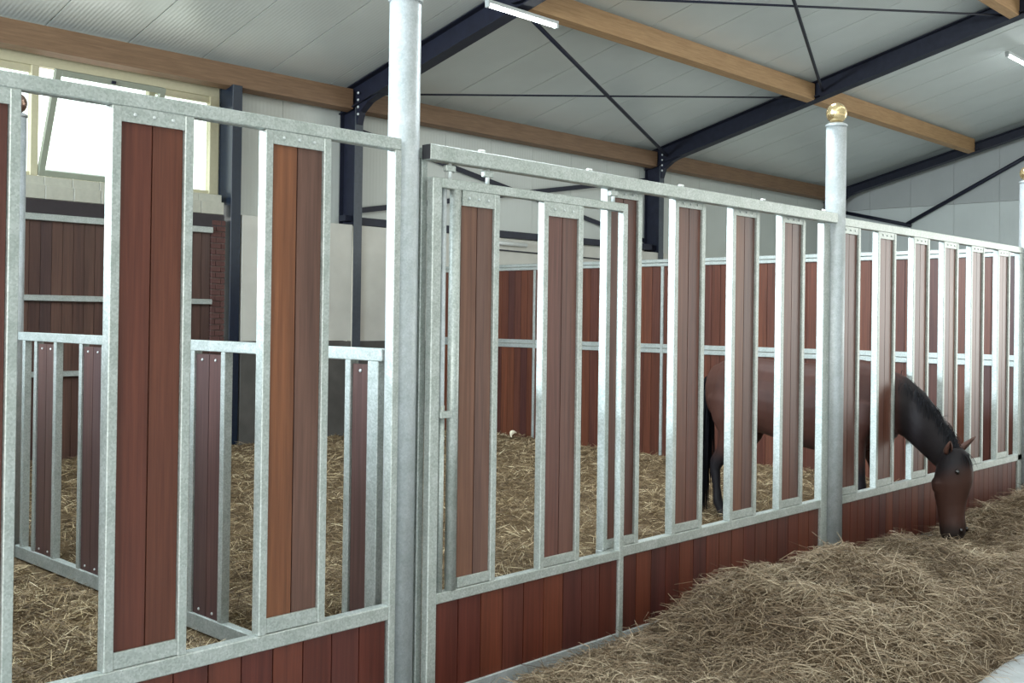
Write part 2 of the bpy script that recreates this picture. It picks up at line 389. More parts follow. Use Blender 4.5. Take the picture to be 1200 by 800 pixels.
# ------------------------------------------------------------------ steel frame and roof timbers
def ibeam_prism(name, parent, m, x, y0, z0, y1, z1, h, b=0.12, tf=0.012, tw=0.008):
    """I-beam whose bottom flange runs from (x,y0,z0) to (x,y1,z1); made in world space"""
    vs, fs = [], []
    prof = [(-b/2, 0), (b/2, 0), (b/2, tf), (tw/2, tf), (tw/2, h-tf), (b/2, h-tf), (b/2, h), (-b/2, h), (-b/2, h-tf), (-tw/2, h-tf), (-tw/2, tf), (-b/2, tf)]
    for (y, z) in ((y0, z0), (y1, z1)):
        for (u, v) in prof: vs.append((x+u, y, z+v))
    n = 12; fs = [tuple(range(n)), tuple(range(n, 2*n))[::-1]]+[(i, n+i, n+(i+1) % n, (i+1) % n) for i in range(n)]
    o0 = parent_origin(parent)
    me = bpy.data.meshes.new('ibeam'); me.from_pydata([tuple(Vector(v)-o0) for v in vs], [], fs)
    bm = bmesh.new(); bm.from_mesh(me); bmesh.ops.recalc_face_normals(bm, faces=bm.faces[:]); bm.to_mesh(me); bm.free()
    return link(name, me, m, parent)
RX = [6.47, 13.80, 21.05]
wherec = ['behind the front pipe post on the left', 'at mid-picture above the far boarded partition', 'in the back right corner by the gable']
wherer = ['nearest on the left, running up past the front pipe post', 'in the middle, crossing above the ball-topped post', 'farthest on the right, along the gable wall']
for i, x in enumerate(RX):
    y0 = 8.57
    c = thing('steel_column', (x, y0+0.18, FZ), 'dark blue steel I-column on the back wall, '+wherec[i], 'column', 'steel columns of the back wall')
    box('front_flange', x-0.07, x+0.07, y0, y0+0.014, FZ, 4.60, GREYST if i < 2 else STEEL, c)
    box('web', x-0.006, x+0.006, y0+0.014, y0+0.34, 2.93 if i == 0 else FZ, 4.60, STEEL, c)
    box('rear_flange', x-0.07, x+0.07, y0+0.34, y0+0.354, 2.93, 4.60, STEEL, c)
    box('base_plate', x-0.12, x+0.10, y0+0.05, y0+0.34, 2.935, 2.95, STEEL, c)
    box('girt_bracket', x-0.15, x-0.02, y0+0.10, y0+0.25, 2.99, 3.07, STEEL, c)
    r = thing('steel_rafter', (x, 8.5, 4.66), 'dark blue steel I-beam rafter, '+wherer[i], 'rafter', 'roof rafters')
    h = 0.32 if i < 2 else 0.2
    ibeam_prism('beam', r, STEEL, x, 8.93, roof(8.93, 4.64), YR+0.1, roof(YR+0.1, 4.64), h, 0.20)
    me = prism_me([(8.58-8.5, -0.08), (8.9-8.5, -0.08), (8.9-8.5, -0.1), (8.6-8.5, -0.33), (8.58-8.5, -0.33)], 'X', -0.05, 0.05)
    hp = prism_me([(0.06, -0.30), (0.08, -0.30), (0.06, -0.02), (-0.45, 0.115), (-0.45, 0.095), (-0.18, -0.01), (0.0, -0.13)], 'X', -0.055, 0.055)
    link('haunch', hp, STEEL, r)
    for q in range(4): bolt((x-0.056, 8.53, 4.50+q*0.10), BOLT, r, 'X', 0.02)
    for q in (5.4, 2.1):
        box('cleat', x-0.1, x-0.02, q-0.12, q+0.12, roof(q, 4.66)+0.05, roof(q, 4.66)+0.07, STEEL, r)

def purlin(x0, x1, y, label, h=0.28, w=0.13, z0=4.645, m=None):
    zb = roof(y, z0)
    me = prism_me([(-w/2, SL*w/2), (w/2, -SL*w/2), (w/2, h-SL*w/2), (-w/2, h+SL*w/2)], 'X', -(x1-x0)/2, (x1-x0)/2)
    o = link('timber_purlin', me, m or GLULAM); o.location = ((x0+x1)/2, y, zb)
    return tag(o, label, 'timber beam', 'timber roof beams')
purlin(-6.0, 6.40, 8.70, 'long brown timber eaves beam directly above the window, left end', z0=4.62, m=EAVES)
purlin(6.54, 13.73, 8.70, 'timber eaves beam along the back wall behind the pipe post, middle bay', z0=4.62, m=EAVES)
purlin(13.87, 20.98, 8.70, 'timber eaves beam along the back wall, right bay before the gable', z0=4.62, m=EAVES)
purlin(6.54, 13.73, 5.42, 'light timber purlin high at top centre, carrying the fluorescent strip')
purlin(13.87, 20.98, 5.42, 'light timber purlin right of the ball-topped post, at mid roof height')
purlin(6.54, 13.73, 2.10, 'light timber purlin in the top right corner of the picture')

def rod(name, p, q, label, r=0.014, m=STEEL, w=None, cat='brace'):
    o = bar(name, p, q, r, m, None, 10, w); return tag(o, label, cat, {'bracing_rod': 'roof bracing rods', 'wall_brace': 'wall braces', 'gable_brace': 'gable braces'}.get(name))
P = lambda x, y: (x, y, roof(y, 4.76))
rod('bracing_rod', P(6.54, 5.55), P(13.73, 8.42), 'thick dark bracing bar falling from the strip lamp to the middle column head', 0.03)
rod('bracing_rod', P(6.54, 8.40), P(13.73, 5.55), 'thin bracing rod crossing level under the ceiling at picture centre', 0.014)
rod('bracing_rod', P(6.54, 5.25), P(13.73, 2.28), 'thin bracing rod crossing near the top edge, right half', 0.016)
rod('bracing_rod', P(13.73, 5.22), P(6.54, 2.28), 'dark bracing bar rising from the middle rafter to the top edge', 0.026)
rod('wall_brace', (6.62, 8.90, 4.36), (13.70, 8.90, 3.17), 'flat dark wall brace falling rightwards behind the sliding door track', w=(0.012, 0.08))
rod('wall_brace', (6.62, 8.875, 3.16), (13.70, 8.875, 4.34), 'flat dark wall brace rising rightwards behind the sliding door track', w=(0.012, 0.08))
rod('gable_brace', (21.40, 7.05, 3.96), (21.40, 3.2, 5.90), 'dark brace rod rising rightwards across the gable wall', 0.045)
rod('gable_brace', (21.40, 8.64, 4.33), (21.40, 6.95, 3.92), 'short dark brace falling from the back corner of the gable', 0.045)
rod('girt_rail', (6.60, 8.72, 3.00), (13.70, 8.72, 3.03), 'dark steel girt lying on the concrete wall between two columns', w=(0.1, 0.11), cat='rail')
rod('wall_pipe', (8.6, 8.55, 2.85), (9.98, 8.55, 2.85), 'short pale pipe on the concrete wall under the dark girt', 0.035, WHITEP, cat='pipe')
rod('wall_cable', (8.6, 8.58, 2.745), (13.0, 8.58, 2.71), 'thin dark cable along the concrete wall below the pale pipe', 0.012, DARK, cat='cable')
jm = box('steel_jamb', 4.43, 4.575, 8.595, 8.90, FZ, 4.60, JAMBM, None, 0.004); tag(jm, 'blue-grey steel jamb standing between window and white wall', 'jamb')

def lamp(x0, x1, y, z, label):
    t = thing('fluorescent_lamp', ((x0+x1)/2, y, z), label, 'lamp', 'fluorescent strip lamps')
    box('lamp_body', x0, x1, y-0.035, y+0.035, z+0.022, z+0.065, GREYP, t, 0.005)
    me = bar_me((-(x1-x0)/2+0.03, 0, 0), ((x1-x0)/2-0.03, 0, 0), 0.022, 12); link('lamp_tube', me, TUBE, t)
    for s in (x0, x1-0.035): box('end_cap', s, s+0.035, y-0.03, y+0.03, z-0.028, z+0.03, GREYP, t, 0.005)
lamp(5.84, 7.10, 5.40, roof(5.42, 4.645)-0.09, 'fluorescent strip lamp under the purlin at top centre')
lamp(15.75, 17.25, 2.9, 6.19, 'bright fluorescent strip lamp at the right edge, under the roof sheets')

# ------------------------------------------------------------------ stall fronts
ST, DP = 0.035, 0.05             # stile width and depth
def panel(root, x0, y, z0, z1, zr0, zr1, boards=2, bw=0.12, plates=True, head=True, cols=None):
    """one boarded panel: x0 is the left edge of the left stile; y the front face"""
    w = boards*bw
    box('stile', x0, x0+ST, y, y+DP, zr0, zr1, GALV, root, 0.003)
    box('stile', x0+ST+w, x0+2*ST+w, y, y+DP, zr0, zr1, GALV, root, 0.003)
    if head:
        hp = box('head_plate', x0+ST, x0+ST+w, y+0.003, y+0.012, z1-0.004, zr1, GALV, root)
        for i in range(3): bolt((x0+ST+w*(0.2+0.3*i), y+0.003, (z1+zr1)/2), BOLT, hp)
    box('foot_plate', x0+ST, x0+ST+w, y+0.003, y+0.015, zr0+0.004, z0+0.004, GALV, root, 0.002)
    for i in range(boards): tone(plank(x0+ST+i*bw, x0+ST+(i+1)*bw, y+0.026, 0.022, z0-0.03, z1, WOOD, root), cols[i] if cols else None)
def lowboards(root, x0, x1, y, z0, z1, pitch=0.14):
    n = max(1, round((x1-x0)/pitch)); p = (x1-x0)/n
    for i in range(n): plank(x0+i*p, x0+(i+1)*p, y+0.028, 0.026, z0, z1, WOODLOW, root, 'low_board')

# left section, in front of the pipe post
ya = -0.05
A = thing('stall_front', (-1.1, ya, FZ), 'nearest stall front section on the left, two wide boarded panels before the pipe post', 'stall front', 'stall front sections')
box('top_rail', -3.90, -0.069, ya, ya+DP, 2.345, 2.397, GALV, A, 0.004)
box('bottom_rail', -3.90, -0.105, ya, ya+DP, 0.345, 0.405, GALV, A, 0.004)
box('end_stile', -0.105, -0.069, ya, ya+DP, FZ, 2.345, GALV, A, 0.003)
box('end_stile', -3.94, -3.90, ya, ya+DP, FZ, 2.397, GALV, A, 0.003)
for x0, cc in ((-3.814, None), (-3.201, None), (-2.588, None), (-1.975, ((0.12, 0.046, 0.036),)*2), (-1.362, ((0.108, 0.034, 0.023), (0.125, 0.042, 0.026))), (-0.749, ((0.205, 0.080, 0.038), (0.125, 0.066, 0.052)))):  # leftmost panels are unseen, added to shade the stall
    panel(A, x0, ya, 0.462, 2.297, 0.405, 2.345, cols=cc)
lowboards(A, -3.90, -0.112, ya, FZ+0.06, 0.345)
box('kick_rail', -3.90, -0.105, ya+0.005, ya+DP, FZ, FZ+0.06, GALV, A, 0.003)

def post(x, y, label, ball=BRASS, foot=True):
    p = thing('pipe_post', (x, y, FZ), label, 'post', 'pipe posts of the stalls')
    link('pipe', lathe_me([(0.07, 0), (0.07, 3.13)], 32), PIPE, p)
    link('cap_ring', lathe_me([(0.074, 3.13), (0.076, 3.135), (0.076, 3.145), (0.06, 3.155), (0.045, 3.16)], 28), PIPE, p)
    n = 14; pr = [(0.072*math.sin(math.pi*(i+0.4)/(n+0.2)), 3.227-0.074*math.cos(math.pi*(i+0.4)/(n+0.2))) for i in range(n)]
    link('ball_finial', lathe_me(pr, 28), ball, p)
    if foot:
        for a in (-0.35, math.pi/2-0.35, math.pi-0.35, 1.5*math.pi-0.35):
            me = prism_me([(0.06, 0.012), (0.15, 0.012), (0.15, 0.03), (0.068, 0.15), (0.06, 0.15)], 'Y', -0.004, 0.004)
            g = link('gusset', me, PIPE, p); g.rotation_euler = (0, 0, a)
        link('foot_plate', box_me(0.30, 0.30, 0.012, 0.002, PIPE), PIPE, p)
    return p
post(0.008, 0.0+0.03, 'large galvanised pipe post in the foreground, cut off by the top edge')
post(3.966, 0.0, 'galvanised pipe post with a pale ball finial, in front of the horse')
post(7.905, 0.0, 'galvanised pipe post at the right edge of the picture')
post(-0.005, 4.22, 'galvanised pipe post with a bronze ball, at the far end of the low partition', COPPER, False)

# middle section: track rail, jambs and fixed panels
yc = 0.0
Cc = thing('stall_front', (2.6, yc, FZ), 'middle stall front section of boarded panels under the track rail, before the horse', 'stall front', 'stall front sections')
box('track_rail', 0.085, 3.885, -0.062, -0.008, 2.325, 2.395, GALV, Cc, 0.004)
box('track_end', 0.081, 0.085, -0.060, -0.010, 2.328, 2.392, DARK, Cc)
box('header_rail', 0.09, 3.885, -0.006, 0.044, 2.335, 2.385, GALV, Cc, 0.003)
for x in (0.42, 1.20, 2.02, 2.92, 3.72): box('rail_clamp', x-0.018, x+0.018, -0.05, -0.03, 2.395, 2.409, WHITEP, Cc, 0.004)
box('jamb', 0.09, 0.125, 0.0, DP, FZ, 2.335, GALV, Cc, 0.003)
box('bottom_rail', 1.40, 3.80, yc, yc+DP, 0.350, 0.408, GALV, Cc, 0.004)
for x0 in (1.405, 2.03, 2.642, 3.236): panel(Cc, x0, yc, 0.456, 2.293, 0.408, 2.335)
box('end_stile', 3.80, 3.89, yc-0.005, yc+DP, FZ, 2.325, GALV, Cc, 0.004)
lowboards(Cc, 1.44, 3.80, yc, FZ+0.06, 0.350, 0.14)
box('jamb', 1.40, 1.44, yc, yc+DP, FZ, 0.350, GALV, Cc, 0.003)
box('kick_rail', 1.44, 3.80, yc+0.005, yc+DP, FZ, FZ+0.06, PIPE, Cc, 0.003)

# sliding door
yd = -0.06; dd = 0.042
Dd = thing('sliding_door', (0.8, yd, FZ), 'sliding stall door with two boarded panels hung from the track rail', 'door')
box('left_stile', 0.105, 0.160, yd, yd+dd, FZ+0.03, 2.252, GALV, Dd, 0.004)
box('right_stile', 1.468, 1.508, yd, yd+dd, FZ+0.03, 2.252, GALV, Dd, 0.004)
box('top_rail', 0.160, 1.468, yd, yd+dd, 2.208, 2.252, GALV, Dd, 0.003)
box('bottom_rail', 0.160, 1.468, yd, yd+dd, 0.363, 0.410, GALV, Dd, 0.003)
bar('latch_rod', (0.188, yd+0.02, 0.41), (0.188, yd+0.02, 2.208), 0.013, PIPE, Dd, 14)
bar('latch_sleeve', (0.188, yd+0.02, 0.41), (0.188, yd+0.02, 1.24), 0.016, GALV, Dd, 14)
box('latch_handle', 0.160, 0.232, yd-0.01, yd+0.025, 1.185, 1.215, GALV, Dd, 0.003)
bar('tube_stile', (0.258, yd+0.02, 0.41), (0.258, yd+0.02, 2.208), 0.026, GALV, Dd, 18)
def doorpanel(x0, w, left, cols):
    if left: box('stile', x0-ST, x0, yd, yd+dd, 0.41, 2.208, GALV, Dd, 0.003)
    box('stile', x0+w, x0+w+ST, yd, yd+dd, 0.41, 2.208, GALV, Dd, 0.003)
    hp = box('head_plate', x0, x0+w, yd+0.003, yd+0.012, 2.140, 2.208, GALV, Dd)
    for i in range(3): bolt((x0+w*(0.2+0.3*i), yd+0.003, 2.175), BOLT, hp)
    box('foot_plate', x0, x0+w, yd+0.003, yd+0.014, 0.414, 0.460, GALV, Dd, 0.002)
    for i in range(2): tone(plank(x0+i*w/2, x0+(i+1)*w/2, yd+0.024, 0.020, 0.43, 2.146, WOOD, Dd), cols[i])
doorpanel(0.288, 0.205, False, ((0.185, 0.088, 0.058), (0.150, 0.082, 0.066))); doorpanel(0.872, 0.232, True, ((0.150, 0.064, 0.052), (0.138, 0.066, 0.054)))
lowboards(Dd, 0.160, 1.468, yd, FZ+0.09, 0.363, 0.145)
box('kick_rail', 0.160, 1.468, yd+0.004, yd+dd, FZ+0.03, FZ+0.09, PIPE, Dd, 0.003)
for x in (0.22, 0.46, 1.40):
    hg = box('roller_hanger', x-0.03, x+0.03, yd+0.008, yd+0.034, 2.285, 2.315, GALV, Dd, 0.004)
    bar('hanger_bolt', (x, yd+0.02, 2.25), (x, yd+0.02, 2.322), 0.010, BOLT, hg, 8)

# right section in front of the horse, five panels
D_ = thing('stall_front', (6.0, 0, FZ), 'right stall front section through which the horse stretches its neck', 'stall front', 'stall front sections')
box('top_rail', 4.04, 7.83, yc, yc+DP, 2.325, 2.385, GALV, D_, 0.004)
box('bottom_rail', 4.04, 7.83, yc, yc+DP, 0.340, 0.398, GALV, D_, 0.004)
for x0 in (4.055, 4.660, 5.295, 5.898, 6.500, 7.15): panel(D_, x0, yc, 0.450, 2.278, 0.398, 2.325, 2, 0.122)
box('end_stile', 7.72, 7.83, yc, yc+DP, FZ, 2.325, GALV, D_, 0.004)
lowboards(D_, 4.04, 7.72, yc, FZ+0.05, 0.340, 0.12)

# low partition running back from the pipe post
LP = thing('low_partition', (0.03, 2.1, FZ), 'low galvanised partition with narrow boarded panels, seen through the left stall front', 'partition')
box('top_rail', 0.0, 0.05, 0.15, 4.14, 1.432, 1.490, GALV, LP, 0.004)
box('bottom_rail', 0.0, 0.05, 0.15, 4.14, -0.088, 0.0, GALV, LP, 0.004)
box('end_stile', 0.0, 0.05, 0.175, 0.25, 0.0, 1.432, GALV, LP, 0.003)
box('end_stile', 0.0, 0.05, 4.02, 4.06, 0.0, 1.432, GALV, LP, 0.003)
for k in range(6):
    y1 = 3.825-0.69*k; y0 = max(y1-0.27, 0.25)
    box('stile', 0.0, 0.05, y1, y1+0.04, 0.0, 1.432, GALV, LP, 0.003)
    nb = 2 if y1-y0 > 0.2 else 1
    if nb == 2: box('stile', 0.0, 0.05, y0-0.04, y0, 0.0, 1.432, GALV, LP, 0.003)
    for i in range(nb):
        a = y0+(y1-y0)*i/nb; b_ = y0+(y1-y0)*(i+1)/nb
        pk = plank_y(a, b_, 0.024, 0.022, 0.0, 1.415, WOODLP, LP)
        for zz in (1.385, 0.03): bolt((0.012, (a+b_)/2, zz), BOLT, pk, 'X', 0.008)

# tall boarded partition at the far side of the horse's stall
FP = thing('tall_partition', (8.0, 4.2, FZ), 'tall red boarded partition with galvanised rails behind the horse', 'partition')
for a, b_ in ((2.312, 2.352), (2.358, 2.40), (1.225, 1.278), (1.284, 1.338)): box('rail', 7.97, 8.03, 0.10, 8.42, a, b_, GALV, FP, 0.004)
for y in (6.52, 4.35, 2.17): box('mullion', 7.965, 7.985, y-0.02, y+0.02, FZ, 2.31, GALV, FP, 0.002)
box('end_stile', 7.97, 8.03, 8.42, 8.46, FZ, 2.40, GALV, FP, 0.003)
for i in range(66):
    y0 = 0.105+i*0.126
    plank_y(y0, y0+0.1263, 8.0, 0.03, FZ, 1.226, WOODRED, FP); plank_y(y0, y0+0.1263, 8.0, 0.03, 1.336, 2.314, WOODRED, FP)

# boarded cladding under the window
BC = thing('boarded_wall', (2.3, YP, FZ), 'brown boarded wall cladding with three galvanised rails under the window', 'cladding')
for a, b_ in ((2.66, 2.735), (1.757, 1.823), (0.90, 0.96)): box('rail', 0.5, 4.15, YP-0.05, YP+0.02, a, b_, GALV, BC, 0.004)
for i in range(29):
    x0 = 0.5+i*0.1258
    plank(x0, x0+0.1258, YP+0.025, 0.03, FZ, 2.66, WOODCL, BC)

# ------------------------------------------------------------------ straw and hay
def strands(pos, hdir, tilt, length, width, curl, segs, tint):
    """numpy ribbons: returns verts, faces, tints"""
    n = len(pos); t = np.linspace(-0.5, 0.5, segs+1)
    d = np.stack([np.cos(hdir)*np.cos(tilt), np.sin(hdir)*np.cos(tilt), np.sin(tilt)], 1)
    side = np.stack([-np.sin(hdir), np.cos(hdir), np.zeros(n)], 1)
    upv = np.cross(d, side)
    roll = rng.uniform(-1.2, 1.2, n)[:, None]
    wv = side*np.cos(roll)+upv*np.sin(roll)
    bend = curl[:, None]*(side*rng.normal(0, 1, n)[:, None]+np.array([0, 0, -0.8]))
    bend2 = 0.45*curl[:, None]*side*rng.normal(0, 1, n)[:, None]
    V = []
    for tt in t:
        c = pos+d*(length*tt)[:, None]+bend*(tt*tt*4)*(length[:, None])*0.5+bend2*math.sin(tt*6.28)*length[:, None]
        w = (width*(1-0.5*abs(tt)*2))[:, None]*0.5
        V.append(c-wv*w); V.append(c+wv*w)
    V = np.stack(V, 1)                         # n, 2(segs+1), 3
    k = 2*(segs+1); base = (np.arange(n)*k)[:, None]
    F = []
    for s in range(segs): F.append(np.concatenate([base+2*s, base+2*s+1, base+2*s+3, base+2*s+2], 1))
    F = np.stack(F, 1).reshape(-1, 4)
    return V.reshape(-1, 3), F, np.repeat(tint, k)
def fast_mesh(name, V, F, T, mats, mi=None):
    me = bpy.data.meshes.new(name); me.vertices.add(len(V)); me.vertices.foreach_set('co', V.astype(np.float32).ravel())
    me.loops.add(F.size); me.loops.foreach_set('vertex_index', F.astype(np.int32).ravel())
    me.polygons.add(len(F)); me.polygons.foreach_set('loop_start', np.arange(0, F.size, 4, dtype=np.int32))
    try: me.polygons.foreach_set('loop_total', np.full(len(F), 4, dtype=np.int32))
    except Exception: pass
    for m in mats: me.materials.append(m)
    if mi is not None: me.polygons.foreach_set('material_index', mi.astype(np.int32))
    me.polygons.foreach_set('use_smooth', np.ones(len(F), dtype=bool))
    at = me.attributes.new('tint', 'FLOAT', 'POINT'); at.data.foreach_set('value', T.astype(np.float32))
    me.update(calc_edges=True); return me
def vnoise(x, y, s, seed):
    """cheap smooth value noise in numpy"""
    g = np.random.default_rng(seed).random((64, 64)); X, Y = x*s+100, y*s+100
    i, j = np.floor(X).astype(int), np.floor(Y).astype(int); u, v = X-i, Y-j; u = u*u*(3-2*u); v = v*v*(3-2*v)
    f = lambda a, b: g[a % 64, b % 64]
    return f(i, j)*(1-u)*(1-v)+f(i+1, j)*u*(1-v)+f(i, j+1)*(1-u)*v+f(i+1, j+1)*u*v
def grid(x0, x1, y0, y1, step, hf):
    xs_ = np.arange(x0, x1+1e-6, step); ys_ = np.arange(y0, y1+1e-6, step)
    X, Y = np.meshgrid(xs_, ys_, indexing='ij'); Z = hf(X, Y)
    V = np.stack([X, Y, Z], 2).reshape(-1, 3); nx, ny = len(xs_), len(ys_)
    I = (np.arange(nx-1)[:, None]*ny+np.arange(ny-1)[None, :]).ravel()
    return V, np.stack([I, I+ny, I+ny+1, I+1], 1)
def sst(a, b, x): t = np.clip((x-a)/(b-a), 0, 1); return t*t*(3-2*t)

def bed_h(x, y):
    h = -0.105+0.05*vnoise(x, y, 1.6, 3)+0.05*vnoise(x, y, 4.5, 4)+0.035*vnoise(x, y, 11, 5)
    h = h*1.0+0.10*sst(0.5, 0.0, np.abs(x+1.0)*0.5)*sst(1.6, 0.4, y)*vnoise(x, y, 3, 8)
    k = sst(0.30, 0.08, np.abs(x-0.02))*sst(4.4, 4.1, y)
    return h*(1-k)-0.10*k
V, Fq = grid(-2.6, 7.94, 0.08, 8.54, 0.07, bed_h)
n = 115000
# denser near the front, where single stalks can be told apart
px = rng.uniform(-2.55, 7.85, n); py = 0.15+(8.3)*rng.random(n)**1.7
px[:26000] = rng.uniform(-2.0, 1.6, 26000); py[:26000] = 0.12+3.2*rng.random(26000)
keep = ~((px > -0.10) & (px < 0.09) & (py < 4.2)); px, py = px[keep], py[keep]; n = len(px)
pos = np.stack([px, py, bed_h(px, py)+rng.uniform(0.0, 0.045, n)], 1)
far = sst(1.0, 7.0, py)
V2, F2, T2 = strands(pos, rng.uniform(0, 6.28, n), rng.normal(0, 0.4, n), rng.uniform(0.03, 0.15, n)*(1+0.2*far), rng.uniform(0.0022, 0.0055, n)*(1+0.6*far), rng.uniform(0, 0.2, n), 2, np.clip(rng.beta(1.1, 2.2, n)+0.25*(vnoise(px, py, 5, 61)-0.5), 0, 1))
me = fast_mesh('straw', np.concatenate([V, V2]), np.concatenate([Fq, F2+len(V)]), np.concatenate([np.zeros(len(V)), T2]), [STRB, STR],
               np.concatenate([np.zeros(len(Fq)), np.ones(len(F2))]))
sb = link('straw_bedding', me); tag(sb, 'loose golden straw bedding covering the stall floors', 'straw', kind='stuff')

def hay_env(x, y):
    yf = -1.58-0.10*(x-1.9)*0.5-0.18*(vnoise(x, x*0, 1.3, 21)-0.5)          # front edge
    e = 0.30*sst(0.0, 0.35, y-yf)+0.70*sst(0.0, 0.6, y-yf)*sst(-0.05, -0.55, y)
    return e*sst(-0.05, 0.8, x+0.35*y+0.15)*(0.60+0.40*sst(1.3, 2.1, x))
def hay_h(x, y):
    e = hay_env(x, y)
    lump = 0.06+0.20*vnoise(x, y, 1.15, 31)+0.17*vnoise(x, y, 2.7, 32)+0.11*vnoise(x, y, 6, 33)+0.05*vnoise(x, y, 14, 34)
    mound = 0.20*np.exp(-(((x-4.12)/0.26)**2+((y+0.30)/0.2)**2))+0.05*np.exp(-(((x-2.45)/0.45)**2+((y+0.5)/0.3)**2))+0.04*np.exp(-(((x-6.4)/0.8)**2+((y+0.7)/0.5)**2))
    dip = -0.17*np.exp(-(((x-3.75)/0.6)**2+((y+0.32)/0.38)**2))-0.26*np.exp(-(((x-4.75)/0.45)**2+((y+0.60)/0.28)**2))-0.12*np.exp(-(((x-1.35)/0.22)**2+((y+0.35)/0.16)**2))-0.10*np.exp(-(((x-4.2)/0.22)**2+((y+0.1)/0.2)**2))
    return FZ-0.02+(e*np.maximum(lump*(1-0.22*sst(5.6, 6.6, x))+dip, 0.02)+mound*sst(-0.02, -0.18, y)*0.8)
V, Fq = grid(0.0, 9.6, -2.6, -0.07, 0.04, hay_h)
n = 120000
px = rng.uniform(0.0, 1.0, n)**1.35*9.4+0.05; py = rng.uniform(-2.5, -0.10, n)
e = hay_env(px, py); keep = (e > 0.04) & (rng.random(n) < 0.3+0.7*np.minimum(1, e*2.0)); px, py = px[keep], py[keep]; n = len(px)
pos = np.stack([px, py, hay_h(px, py)+rng.uniform(-0.01, 0.065, n)*np.minimum(1, 2.5*hay_env(px, py))], 1)
swirl = 6.28*vnoise(px, py, 1.8, 41)*1.5+rng.normal(0, 0.8, n)
V2, F2, T2 = strands(pos, swirl, rng.normal(0.0, 0.45, n), rng.uniform(0.05, 0.24, n), rng.uniform(0.0020, 0.0058, n), rng.uniform(0.1, 1.1, n), 4, np.clip(rng.beta(2.0, 2.0, n)*0.75+0.35*(vnoise(px, py, 3.0, 44)-0.4), 0, 1))
ok = V2[:, 1].reshape(-1, 10).max(1) < -0.066
V2[:, 2] = np.maximum(V2[:, 2], FZ+0.004)
F2 = F2.reshape(-1, 4, 4)[ok].reshape(-1, 4)
me = fast_mesh('hay', np.concatenate([V, V2]), np.concatenate([Fq, F2+len(V)]), np.concatenate([np.zeros(len(V)), T2]), [HAYB, HAY],
               np.concatenate([np.zeros(len(Fq)), np.ones(len(F2))]))
hy = link('hay_pile', me); tag(hy, 'long tangled heap of hay on the aisle floor along the stall front', 'hay', kind='stuff')

# ------------------------------------------------------------------ the horse
def tube(bm, rings, n=18):
    """closed loft; ring = (centre, axis_u, axis_v)"""
    R = []
    for c, u, v in rings:
        c, u, v = Vector(c), Vector(u), Vector(v)
        R.append([bm.verts.new(c+u*math.cos(2*math.pi*i/n)+v*math.sin(2*math.pi*i/n)) for i in range(n)])
    for a, b_ in zip(R, R[1:]):
        for i in range(n): bm.faces.new((a[i], a[(i+1) % n], b_[(i+1) % n], b_[i]))
    for r_, rev in ((R[0], True), (R[-1], False)):
        c = bm.verts.new(sum((v.co for v in r_), Vector())/n)
        for i in range(n): bm.faces.new((r_[(i+1) % n], r_[i], c) if rev else (r_[i], r_[(i+1) % n], c))
def chain(bm, pts):
    """tapered limb through points (x,y,z,r or (rx,ry))"""
    rings = []
    for i, p in enumerate(pts):
        c = Vector(p[:3]); a = Vector(pts[max(0, i-1)][:3]); b_ = Vector(pts[min(len(pts)-1, i+1)][:3]); d = (b_-a).normalized()
        rx, ry = p[3] if isinstance(p[3], tuple) else (p[3], p[3])
        u = Vector((1, 0, 0)); u = (u-d*u.dot(d)).normalized(); v = d.cross(u)
        rings.append((c, u*rx, v*ry))
    tube(bm, rings)
H = thing('horse', (5.05, 0.7, FZ), 'bay horse standing in the stall with its black neck stretched through the bars, eating hay', 'horse')
H0 = Vector(H.location)
bm = bmesh.new()
trunk = [(1.70, 5.0, 1.17, .90, .07), (1.63, 5.0, 1.25, .80, .165), (1.49, 5.0, 1.315, .74, .235), (1.31, 5.01, 1.335, .70, .265), (1.12, 5.02, 1.32, .68, .27),
         (.9, 5.04, 1.30, .62, .275), (.7, 5.05, 1.30, .585, .27), (.5, 5.07, 1.325, .585, .245), (.33, 5.09, 1.345, .60, .21), (.18, 5.11, 1.31, .66, .175), (.05, 5.13, 1.2, .74, .12)]
tube(bm, [((x, y, (a+b_)/2), (w, 0, 0), (0, 0, (a-b_)/2)) for y, x, a, b_, w in trunk], 24)
neck = [((5.10, .30, 1.07), .17, .26, .5), ((5.125, .10, 1.02), .130, .235, .55), ((5.13, -.03, .955), .108, .205, .72), ((5.11, -.15, .865), .098, .175, .85), ((5.07, -.27, .755), .088, .150, .9), ((5.03, -.37, .655), .080, .125, 1.0), ((5.0, -.42, .60), .07, .10, 1.0)]
tube(bm, [(c, (hw, 0, 0), (0, -hh*math.sin(t), hh*math.cos(t))) for c, hw, hh, t in neck], 20)
hx = 4.99
head = [(.715, -.450, .050, .055), (.68, -.452, .092, .076), (.60, -.455, .124, .098), (.53, -.453, .140, .105), (.45, -.446, .143, .102), (.37, -.440, .126, .088), (.29, -.438, .106, .075), (.21, -.442, .096, .072), (.14, -.450, .096, .078), (.08, -.455, .090, .078), (.04, -.460, .066, .062)]
tube(bm, [((hx-(0.72-z)*0.02, y, z), (w, 0.0, 0), (0, d, -d*0.15)) for z, y, d, w in head], 20)
